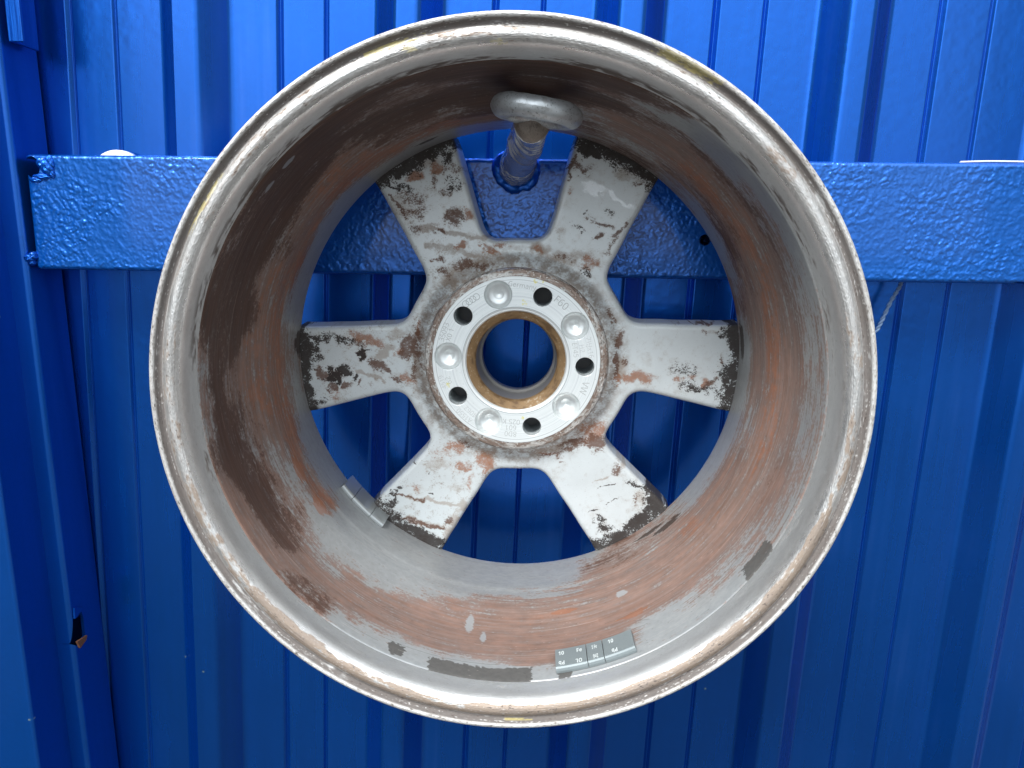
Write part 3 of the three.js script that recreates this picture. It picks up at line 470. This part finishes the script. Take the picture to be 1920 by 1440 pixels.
{
  const SMALL = [[97, 0], [97.1, 4], [97.6, 8], [99.3, 11.2], [102.5, 13.3], [107, 14.5], [113, 15], [122, 15.2], [134, 15.25], [146, 15.25], [158, 15.25], [169, 15.25], [177, 15.3], [185.5, 15.5]];
  const BIG = [[95.5, 0], [95.6, 4], [96.2, 7.5], [98, 10.6], [101.5, 12.8], [106.5, 14.3], [113, 15.4], [123, 16.7], [135, 18.2], [147, 19.3], [158, 20.1], [169, 20.9], [177, 21.3], [185.5, 21.6]];
  const NS = 52, curve = list => new THREE.CatmullRomCurve3(list.map(p => new THREE.Vector3(p[0] / 1, p[1] * 1.7, 0)), false, 'centripetal');
  const cs = curve(SMALL), cb = curve(BIG);
  const sample = c => Array.from({ length: NS + 1 }, (_, i) => { const v = c.getPoint(i / NS); return [v.x, v.y / 1.7]; });
  const S = sample(cs), B = sample(cb);
  const EDGE = [[4.6, 0], [3.2, .18], [2, .7], [1, 1.5], [.3, 2.7], [0, 4.2], [-.6, 12], [-1.6, 24]], FRONT = 26;
  const parts = [];                                           // each: pos[], idx[]
  const make = () => ({ pos: [], idx: [] });
  const web = make();
  for (let j = 0; j < 3; j++) for (const sg of [1, -1]) {
    const th0 = 90.5 + 120 * j, th1 = th0 + 60 * sg, sp = make(); parts.push(sp);
    const cart = (r, d) => [r * Math.cos(rad(d)), r * Math.sin(rad(d))];
    const e0 = S.map(p => cart(p[0], th0 + sg * p[1])), e1 = B.map(p => cart(p[0], th1 - sg * p[1]));
    const inward = (e, o) => e.map((p, i) => {                // 2D normal pointing into the spoke
      let t; if (i === 0) { const l = Math.hypot(...p); return [-p[0] / l, -p[1] / l]; }
      t = [e[Math.min(NS, i + 1)][0] - e[i - 1][0], e[Math.min(NS, i + 1)][1] - e[i - 1][1]]; const l = Math.hypot(...t);
      return [-t[1] / l * o, t[0] / l * o];
    });
    const n0 = inward(e0, sg), n1 = inward(e1, -sg);
    const MT = 12, cols = EDGE.length * 2 + MT - 1, ring = cols + 6;
    for (let i = 0; i <= NS; i++) {
      const at = (e, n, d) => [e[i][0] + n[i][0] * d, e[i][1] + n[i][1] * d];
      const row = [];
      for (let k = EDGE.length - 1; k >= 0; k--) { const p = at(e0, n0, EDGE[k][0]); row.push([...p, faceDepth(Math.hypot(...p)) + EDGE[k][1]]); }
      const a = at(e0, n0, EDGE[0][0]), b = at(e1, n1, EDGE[0][0]);
      const pa = [Math.hypot(...a), Math.atan2(a[1], a[0])], pb = [Math.hypot(...b), Math.atan2(b[1], b[0])]; let dth = pb[1] - pa[1]; dth -= Math.round(dth / 2 / Math.PI) * 2 * Math.PI;
      for (let k = 1; k < MT; k++) { const t = k / MT, r = lerp(pa[0], pb[0], t), th = pa[1] + dth * t; row.push([r * Math.cos(th), r * Math.sin(th), faceDepth(r) + 0.9 * Math.sin(Math.PI * t) * sst(112, 130, r)]); }
      for (let k = 0; k < EDGE.length; k++) { const p = at(e1, n1, EDGE[k][0]); row.push([...p, faceDepth(Math.hypot(...p)) + EDGE[k][1]]); }
      const f0 = row[row.length - 1], f1 = row[0];
      for (let k = 0; k < 6; k++) { const t = k / 5; const x = lerp(f0[0], f1[0], t), y = lerp(f0[1], f1[1], t); row.push([x, y, lerp(f0[2], f1[2], t) + 2 + 3 * Math.sin(Math.PI * t)]); }
      for (const p of row) sp.pos.push(p[0], p[1], -p[2]);
    }
    const flip = sg < 0;
    const quad = (o, a, b, c, d) => flip ? o.idx.push(a, c, b, b, c, d) : o.idx.push(a, b, c, b, d, c);   // a b on this row, c d on the next
    for (let i = 0; i < NS; i++) for (let k = 0; k < ring; k++) { const k1 = (k + 1) % ring, a = i * ring + k, b = i * ring + k1; quad(sp, a, b, a + ring, b + ring); }
    // hub web sector inside the row i = 0
    const base = web.pos.length / 3, MW = 9;
    const k0 = EDGE.length - 1;
    for (let m = 0; m <= MW; m++) for (let k = 0; k <= MT; k++) {
      const q = (k0 + k) * 3, x = sp.pos[q], y = sp.pos[q + 1], r0 = Math.hypot(x, y), r = lerp(75.2, r0, m / MW), z = m === MW ? -sp.pos[q + 2] : faceDepth(r) - 8.5 * sst(88, 74, r);
      web.pos.push(x / r0 * r, y / r0 * r, -z);
    }
    for (let m = 0; m < MW; m++) for (let k = 0; k < MT; k++) { const a = base + m * (MT + 1) + k; quad(web, a, a + 1, a + MT + 1, a + MT + 2); }
  }
  // shared smooth normals over all pieces
  const acc = new Map(), key = (o, i) => [0, 1, 2].map(k => Math.round(o.pos[i * 3 + k] * 50)).join();
  const all = [...parts, web], A = new THREE.Vector3(), Bv = new THREE.Vector3(), C = new THREE.Vector3();
  for (const o of all) for (let t = 0; t < o.idx.length; t += 3) {
    A.fromArray(o.pos, o.idx[t] * 3); Bv.fromArray(o.pos, o.idx[t + 1] * 3).sub(A); C.fromArray(o.pos, o.idx[t + 2] * 3).sub(A); Bv.cross(C);
    for (let k = 0; k < 3; k++) { const q = key(o, o.idx[t + k]); if (!acc.has(q)) acc.set(q, new THREE.Vector3()); acc.get(q).add(Bv); }
  }
  const build = o => {
    const nor = [], uv = [], pos = [];
    for (let i = 0; i < o.pos.length / 3; i++) { const n = acc.get(key(o, i))?.clone().normalize() ?? new THREE.Vector3(0, 0, 1); nor.push(n.x, n.y, n.z); uv.push((o.pos[i * 3] + 190) / 380, (o.pos[i * 3 + 1] + 190) / 380); pos.push(o.pos[i * 3] * mm, o.pos[i * 3 + 1] * mm, o.pos[i * 3 + 2] * mm); }
    return geo(pos, nor, uv, o.idx);
  };
  for (const o of parts) mesh('spoke', build(o), faceMat, wheel);
  mesh('hub_web', build(web), faceMat, wheel);
}

// ------------------------------------------------------------------ hub: rough shoulder, machined pad with bolt holes and pockets, bore
const PAD = 157.5, BC = 56, PH = -1.17849;                     // bolt circle radius and phase (camera frame angle, y down)
{
  const tx = (() => {
    const w = 1024, h = 64, c = new Uint8Array(w * h * 4), b = new Uint8Array(w * h * 4);
    for (let j = 0; j < h; j++) for (let i = 0; i < w; i++) {
      const k = (j * w + i) * 4, u = i / w, v = j / h, a = fbm(u * 120, v * 6, 401, 4, 120), s = vn(u * 420, v * 9, 411, 420), cl = fbm(u * 24, v * 2, 421, 3, 24);
      const d = sst(.4, .6, a * .6 + cl * .45 + .12 * (v - .5)), col = [.62, .62, .6]; mix3(col, lin([128, 106, 92]), d * .85); mix3(col, [.85, .84, .8], sst(.72, .84, s * .6 + a * .4)); mix3(col, lin([80, 66, 56]), sst(.66, .74, 1 - a) * .7);
      c.set([enc(col[0]), enc(col[1]), enc(col[2]), 255], k); const q = 255 * clamp(.5 + .8 * (a - .5) + .4 * (s - .5)); b.set([q, q, q, 255], k);
    }
    return [dataTex(w, h, c, true, 1), dataTex(w, h, b, false, 1)];
  })();
  const shoulder = std({ map: tx[0], bumpMap: tx[1], bumpScale: .0008, roughness: .5, metalness: .45 });
  mesh('hub_shoulder', revolve([[76, 163.2], [75.4, 162.6], [75, 161.6], [74.6, 160.4], [74, 159.4], [72.8, 158.7], [70.6, 158.1], [69, 157.7], [68.2, 157.5]], 160), shoulder, wheel);
  // pad print
  const S = 1024, cv = document.createElement('canvas'); cv.width = cv.height = S; const g = cv.getContext('2d');
  g.fillStyle = 'rgb(232,238,239)'; g.fillRect(0, 0, S, S);
  const kk = S / 140, m2 = v => v * kk;
  for (let q = 0; q < 90; q++) { g.strokeStyle = `rgba(${hash(q, 1, 5) > .5 ? '255,255,255' : '150,160,165'},${.05 + .12 * hash(q, 2, 5)})`; g.lineWidth = 1 + 2 * hash(q, 3, 5); g.beginPath(); g.arc(S / 2, S / 2, m2(42 + 27 * hash(q, 4, 5)), 0, 7); g.stroke(); }
  for (let q = 0; q < 260; q++) { const a = hash(q, 5, 6) * 6.28, r = 43 + 25 * hash(q, 6, 6); g.fillStyle = `rgba(110,112,110,${.1 + .3 * hash(q, 7, 6)})`; const z = 1 + 3 * hash(q, 8, 6) ** 3; g.fillRect(S / 2 + m2(r * Math.cos(a)), S / 2 + m2(r * Math.sin(a)), z, z); }
  g.strokeStyle = 'rgba(120,124,124,.75)'; g.lineWidth = 2.5; g.beginPath(); g.arc(S / 2, S / 2, m2(43.6), 0, 7); g.stroke();
  g.strokeStyle = 'rgba(120,124,124,.45)'; g.lineWidth = 2; g.beginPath(); g.arc(S / 2, S / 2, m2(65.4), 0, 7); g.stroke();
  const at = (x, y, a, f) => { g.save(); g.translate(S / 2 + m2((x - 688) / 8.45), S / 2 + m2((y - 700) / 8.45)); g.rotate(rad(a)); f(); g.restore(); };
  const ink = 'rgba(146,152,153,.7)';
  const text = (s, x, y, a, mmh, al = 1) => at(x, y, a, () => { g.globalAlpha = al; g.font = `${m2(mmh * 1.38)}px sans-serif`; g.textAlign = 'center'; g.textBaseline = 'middle'; g.fillStyle = 'rgba(250,252,252,.8)'; g.fillText(s, 1.4, 1.4); g.fillStyle = ink; g.fillText(s, 0, 0); g.globalAlpha = 1; });
  at(383, 287, -33, () => { g.strokeStyle = ink; g.lineWidth = 3.2; for (let q = 0; q < 4; q++) { g.beginPath(); g.arc((q - 1.5) * m2(3.45), 0, m2(2.55), 0, 7); g.stroke(); } });
  text('Germany', 730, 188, 9, 4, .95); text('F60', 993, 303, 40, 6, .9); text('35093', 197, 502, -72, 4.2, .9); text('X0 1', 236, 520, -72, 4.2, .9);
  text('7½Jx16', 1190, 605, 80, 4, .6); text('H2', 1138, 612, 80, 4, .55); text('ET45', 1092, 622, 82, 4.2, .65); text('VW', 1157, 885, 108, 5.5, .8);
  text('8D0', 650, 1213, 184, 4.2, .8); text('601', 652, 1168, 184, 4.2, .8); text('025 K', 656, 1126, 184, 4.2, .8); text('A1550', 328, 1086, 222, 4, .6); text('4062', 372, 1058, 222, 4, .55); text('4519', 180, 850, 252, 3.8, .6); text('62', 222, 838, 252, 4.4, .65);
  for (const [x, y, r] of [[820, 160, 12], [876, 156, 10], [745, 300, 18], [215, 326, 10], [218, 872, 13], [735, 1100, 8]]) for (let q = 0; q < 14; q++) { g.fillStyle = `rgba(226,214,110,${.2 + .3 * hash(q, x, 3)})`; at(x + (hash(q, x, 1) - .5) * r * 2, y + (hash(q, y, 2) - .5) * r * 2, 0, () => { g.beginPath(); g.arc(0, 0, m2(.25 + .5 * hash(q, x, 4)), 0, 7); g.fill(); }); }
  const pt = new THREE.CanvasTexture(cv); pt.colorSpace = THREE.SRGBColorSpace;
  const padMat = std({ map: pt, roughness: .42, metalness: .45 }), bright = std({ color: new THREE.Color().setRGB(.74, .77, .77), roughness: .36, metalness: .5 });
  const holes = k => { const a = -(PH + k * Math.PI * 2 / 5); return [BC * Math.cos(a), BC * Math.sin(a)]; };   // local frame has y up
  const pockets = [[567, 240], [1084, 462], [1033, 1010], [498, 1130], [210, 670]].map(([x, y]) => { const a = Math.atan2(-(y - 700), x - 690); return [55.3 * Math.cos(a), 55.3 * Math.sin(a)]; });
  const shape = (withPockets) => {
    const s = new THREE.Shape(); s.absarc(0, 0, 68.25 * mm, 0, Math.PI * 2);
    const add = (x, y, r) => { const p = new THREE.Path(); p.absarc(x * mm, y * mm, r * mm, 0, Math.PI * 2, true); s.holes.push(p); };
    add(0, 0, 41.2); for (let k = 0; k < 5; k++) add(...holes(k), 7.6); if (withPockets) for (const p of pockets) add(...p, 11.2); return s;
  };
  const planar = gm => { const p = gm.attributes.position, uv = gm.attributes.uv; for (let i = 0; i < p.count; i++) uv.setXY(i, (p.getX(i) / mm + 70) / 140, (p.getY(i) / mm + 70) / 140); return gm; };
  const face = planar(new THREE.ExtrudeGeometry(shape(true), { depth: 10 * mm, bevelEnabled: true, bevelThickness: .4 * mm, bevelSize: .3 * mm, bevelOffset: -.3 * mm, bevelSegments: 2, curveSegments: 48 })); face.translate(0, 0, -(PAD + 10.4) * mm);
  mesh('mounting_pad', face, padMat, wheel);
  const back = planar(new THREE.ExtrudeGeometry(shape(false), { depth: 26 * mm, bevelEnabled: false, curveSegments: 40 })); back.translate(0, 0, -(PAD + 37.5) * mm);
  mesh('hub_block', back, plainSilver, wheel);
  for (const [x, y] of pockets) {                             // dished pocket with a drilled centre
    const gm = revolve([[11.35, .5], [11.15, 3], [10.7, 5.4], [9.6, 7.4], [7.6, 8.6], [5.4, 9.2], [4.6, 9.3], [4.2, 9.5], [2.4, 10.4], [0.02, 11]], 40); gm.translate(x * mm, y * mm, -PAD * mm);
    mesh('lightening_pocket', gm, bright, wheel);
  }
  // bore: brown anti-corrosion chamfer and the hole through to the front
  const bt = (() => { const w = 512, h = 64, c = new Uint8Array(w * h * 4); for (let j = 0; j < h; j++) for (let i = 0; i < w; i++) { const u = i / w, a = fbm(u * 40, j / h * 4, 501, 4, 40), b = fbm(u * 160, j / h * 10, 511, 2, 160), col = lin([134, 108, 76]).map(x => x * (.7 + .6 * a)); mix3(col, lin([190, 182, 166]), sst(.6, .75, b * .5 + a * .5) * .5); mix3(col, lin([84, 60, 40]), sst(.6, .72, 1 - a) * .5); c.set([enc(col[0]), enc(col[1]), enc(col[2]), 255], (j * w + i) * 4); } return dataTex(w, h, c, true, 1); })();
  mesh('bore_rim', revolve([[43.4, 157.3], [42.2, 157.5], [41, 158.2], [40.4, 159]], 120), bright, wheel);
  mesh('bore_chamfer', revolve([[40.4, 159], [39.6, 159.4], [37, 161], [34.6, 162.8], [33.6, 164], [33.3, 166]], 120), std({ map: bt, roughness: .62, metalness: .25 }), wheel);
  mesh('bore_wall', revolve([[33.3, 166], [33.2, 180], [33, 192], [32.4, 194], [31, 194.6], [30.6, 196], [30.6, 206], [40, 207], [60, 206], [68, 200]], 120), std({ color: new THREE.Color().setRGB(.3, .295, .29), roughness: .5, metalness: .4 }), wheel);
}

// ------------------------------------------------------------------ stick-on balance weights
{
  const zinc = std({ color: new THREE.Color().setRGB(.4, .43, .44), roughness: .28, metalness: .6 });
  const numbers = (lines) => {
    const cv = document.createElement('canvas'); cv.width = 256; cv.height = 160; const g = cv.getContext('2d'); g.fillStyle = 'rgb(128,136,138)'; g.fillRect(0, 0, 256, 160);
    for (let q = 0; q < 120; q++) { g.fillStyle = `rgba(90,98,100,${.1 + .2 * hash(q, 1, 8)})`; g.fillRect(256 * hash(q, 2, 8), 160 * hash(q, 3, 8), 2 + 20 * hash(q, 4, 8), 1.5); }
    g.font = 'bold 44px sans-serif'; g.textBaseline = 'middle';
    for (const [s, x, y, fl] of lines) { g.save(); g.translate(x, y); if (fl) g.rotate(Math.PI); g.textAlign = 'center'; g.fillStyle = 'rgb(84,92,94)'; g.fillText(s, 2, 2); g.fillStyle = 'rgb(226,232,232)'; g.fillText(s, 0, 0); g.restore(); }
    const t = new THREE.CanvasTexture(cv); t.colorSpace = THREE.SRGBColorSpace; return std({ map: t, roughness: .32, metalness: .4 });
  };
  const segment = (a0, a1, z0, z1, top, parent) => {          // slab bent to the barrel with its near edge bevelled
    const h = 4.2, n = 8, prof = [[z0, .25], [z0 + .05, h * .45], [z0 + .5, h * .8], [z0 + 1.6, h - .1], [z0 + 2.4, h], [z1 - .6, h], [z1, h - .6], [z1 + .05, .25]];
    const pos = [], uv = [], idx = [], m = prof.length;
    for (let k = 0; k <= n; k++) { const a = rad(lerp(a0, a1, k / n)); for (let i = 0; i < m; i++) { const r = barrelAt(prof[i][0]) - prof[i][1]; pos.push(r * Math.cos(a) * mm, r * Math.sin(a) * mm, -prof[i][0] * mm); uv.push(k / n, (prof[i][0] - z0) / (z1 - z0)); } }
    for (let k = 0; k < n; k++) for (let i = 0; i < m - 1; i++) { const a = k * m + i; idx.push(a, a + 1, a + m, a + 1, a + m + 1, a + m); }
    for (const k of [0, n]) { const b = pos.length / 3; for (let i = 0; i < m; i++) { const q = (k * m + i) * 3; pos.push(pos[q], pos[q + 1], pos[q + 2]); uv.push(uv[(k * m + i) * 2], uv[(k * m + i) * 2 + 1]); } for (let i = 1; i < m - 1; i++) k ? idx.push(b, b + i, b + i + 1) : idx.push(b, b + i + 1, b + i); }
    const g = geo(pos, null, uv, idx).toNonIndexed(); g.computeVertexNormals();
    return mesh('balance_weight', g, top, parent);
  };
  const bar = (pts, mats) => { for (let k = 0; k < mats.length; k++) { const a = onBarrel(...pts[k]), b = onBarrel(...pts[k + 1]); segment(a[0] + .07, b[0] - .07, pts.z[0], pts.z[1], mats[k], wheel); } };
  const low = [[1043, 1262], [1105, 1251], [1137, 1243], [1195, 1219]]; low.z = [onBarrel(1120, 1249)[1], onBarrel(1110, 1214)[1]];
  const side = [[640, 912], [657, 938], [690, 971], [714, 992]]; side.z = [onBarrel(676, 956)[1], onBarrel(688, 942)[1] + 8];
  bar(low, [numbers([['10', 50, 40], ['Fe', 200, 40], ['Pb', 50, 120, 1], ['OL', 190, 125, 1]]), numbers([['5 Fe', 128, 45], ['ZnG', 128, 122, 1]]), numbers([['10', 70, 40], ['Pb', 90, 122, 1]])]);
  bar(side, [zinc, zinc, zinc]);
}

// ------------------------------------------------------------------ ring bolt that carries the wheel
{
  const b = thing('ring_bolt', 'grey ring bolt with shiny shank holding the wheel on the beam', 'bolt');
  const base = pix(968, 318, ZB), end = (() => { const d = toWorldDir(new THREE.Vector3((1000 - W / 2) / FOCAL, (226 - H / 2) / FOCAL, 1)); return CAM.clone().addScaledVector(d, .505); })();
  b.position.copy(base);
  const ax = end.clone().sub(base), len = ax.length(), q = new THREE.Quaternion().setFromUnitVectors(new THREE.Vector3(0, 0, 1), ax.clone().normalize());
  const noise = (g, amp, f, s) => { const p = g.attributes.position, n = g.attributes.normal; for (let i = 0; i < p.count; i++) { const x = p.getX(i), y = p.getY(i), z = p.getZ(i), k = amp * (fbm(x * f + z * f * .7 + 40, y * f - z * f * .4 + 40, s, 3) - .5); p.setXYZ(i, x + n.getX(i) * k, y + n.getY(i) * k, z + n.getZ(i) * k); } g.computeVertexNormals(); return g; };
  const zt = (() => { const N = 256, c = new Uint8Array(N * N * 4); for (let j = 0; j < N; j++) for (let i = 0; i < N; i++) { const u = i / N, v = j / N, a = fbm(u * 12, v * 12, 601, 4, 12), d = fbm(u * 60, v * 40, 611, 2, 60), col = [.5, .53, .55].map(x => x * (.8 + .4 * a)); mix3(col, lin([96, 88, 78]), sst(.55, .75, a) * .35); mix3(col, [.12, .12, .12], sst(.72, .8, d) * .6); c.set([enc(col[0]), enc(col[1]), enc(col[2]), 255], (j * N + i) * 4); } return dataTex(N, N, c, true, 2); })();
  zt.repeat.set(3, 1);
  const galv = std({ map: zt, roughness: .42, metalness: .7 });
  const dented = (() => {                                    // rolled ridges near the beam, flats and dents above
    const pr = []; for (let k = 0; k <= 150; k++) { const t = k / 150, z = t * (len - .008) - .004; pr.push(new THREE.Vector2(lerp(.0139, .0122, t) + (z < .034 ? .0007 * Math.sin(z / .0042 * Math.PI * 2) : 0) + .0006 * Math.sin(z * 90), z)); }
    pr.push(new THREE.Vector2(0, len - .012)); const g = new THREE.LatheGeometry(pr, 64); g.rotateX(Math.PI / 2); g.computeVertexNormals(); return noise(g, .0026, 150, 71);
  })();
  const shank = mesh('shank', dented, std({ color: new THREE.Color().setRGB(.84, .84, .83), roughness: .2, metalness: .82 }), b); shank.quaternion.copy(q);
  const nut = (() => { const g = new THREE.TorusGeometry(.0155, .0046, 16, 64); g.scale(1.05, .95, .7); g.translate(0, -.001, .001); return noise(g, .005, 160, 73); })();
  const n = mesh('painted_weld', nut, smoothPaint, b); n.quaternion.copy(q);
  const plug = (() => { const g = new THREE.SphereGeometry(.0125, 32, 20); g.scale(1, 1, .55); return noise(g, .0016, 400, 79); })();
  const pl = mesh('weld_bead', plug, std({ color: new THREE.Color().setRGB(.62, .5, .42), map: zt, roughness: .5, metalness: .4 }), b); pl.position.copy(ax).addScaledVector(ax.clone().normalize(), -.006); pl.quaternion.copy(q);
  const ring = (() => { const g = new THREE.TorusGeometry(.0228, .0072, 28, 72); return noise(g, .0012, 120, 83); })();
  const rg = mesh('ring', ring, galv, b);
  const rc = CAM.clone().addScaledVector(toWorldDir(new THREE.Vector3((1006 - W / 2) / FOCAL, (209 - H / 2) / FOCAL, 1)), .487);
  rg.position.copy(rc).sub(base);
  // the ring lies almost flat: its plane holds the shank, tipped down to the right
  rg.rotation.set(rad(92), 0, 0); rg.rotateOnWorldAxis(new THREE.Vector3(0, 0, 1), rad(-9));
}

// ------------------------------------------------------------------ small things on the wall
{
  const c = pix(227, 330, .006), g = new THREE.LatheGeometry([[0, .006], [.008, .0058], [.0165, .0045], [.0205, .002], [.0208, -.004], [0, -.004]].map(p => new THREE.Vector2(...p)), 48); g.rotateX(Math.PI / 2);
  const top = pix(227, 279, .006); const o = mesh('round_cap', g, std({ color: new THREE.Color().setRGB(.75, .76, .76), roughness: .4 }));
  o.scale.setScalar(1.3); o.position.set(top.x, top.y - .027 - .0015, .012); o.userData = { label: 'white round cap peeping over the top of the beam', category: 'cap' };
}
{
  const a = pix(1800, 305, ZB - .006), b = pix(1990, 308, ZB - .006), o = mesh('wire_offcut', new THREE.TubeGeometry(new THREE.CatmullRomCurve3([a.clone().setY(bTop + .0008), a.clone().lerp(b, .3).setY(bTop + .0016), b.clone().setY(bTop + .001)]), 16, .0008, 8), std({ color: new THREE.Color().setRGB(.7, .72, .74), roughness: .4 }));
  o.userData = { label: 'thin white wire lying along the top of the beam', category: 'wire' };
}
{
  const pts = [[1692, 520, .02], [1687, 537, .019], [1672, 562, .017], [1655, 598, .016], [1643, 622, .014]].map(p => pix(...p)), cur = new THREE.CatmullRomCurve3(pts), gs = [];
  for (let s = 0; s < 2; s++) { const tw = []; for (let k = 0; k <= 60; k++) { const t = k / 60, p = cur.getPoint(t), a = t * 34 + s * Math.PI; tw.push(p.clone().add(new THREE.Vector3(Math.cos(a) * .0009, 0, Math.sin(a) * .0009))); } gs.push(new THREE.TubeGeometry(new THREE.CatmullRomCurve3(tw), 120, .0011, 7)); }
  const o = mesh('rope_end', mergeGeometries(gs), std({ color: new THREE.Color().setRGB(.16, .25, .42), roughness: .8 }));
  o.userData = { label: 'short twisted grey blue rope end hanging below the beam', category: 'rope' };
}
renderer.render(scene, camera);
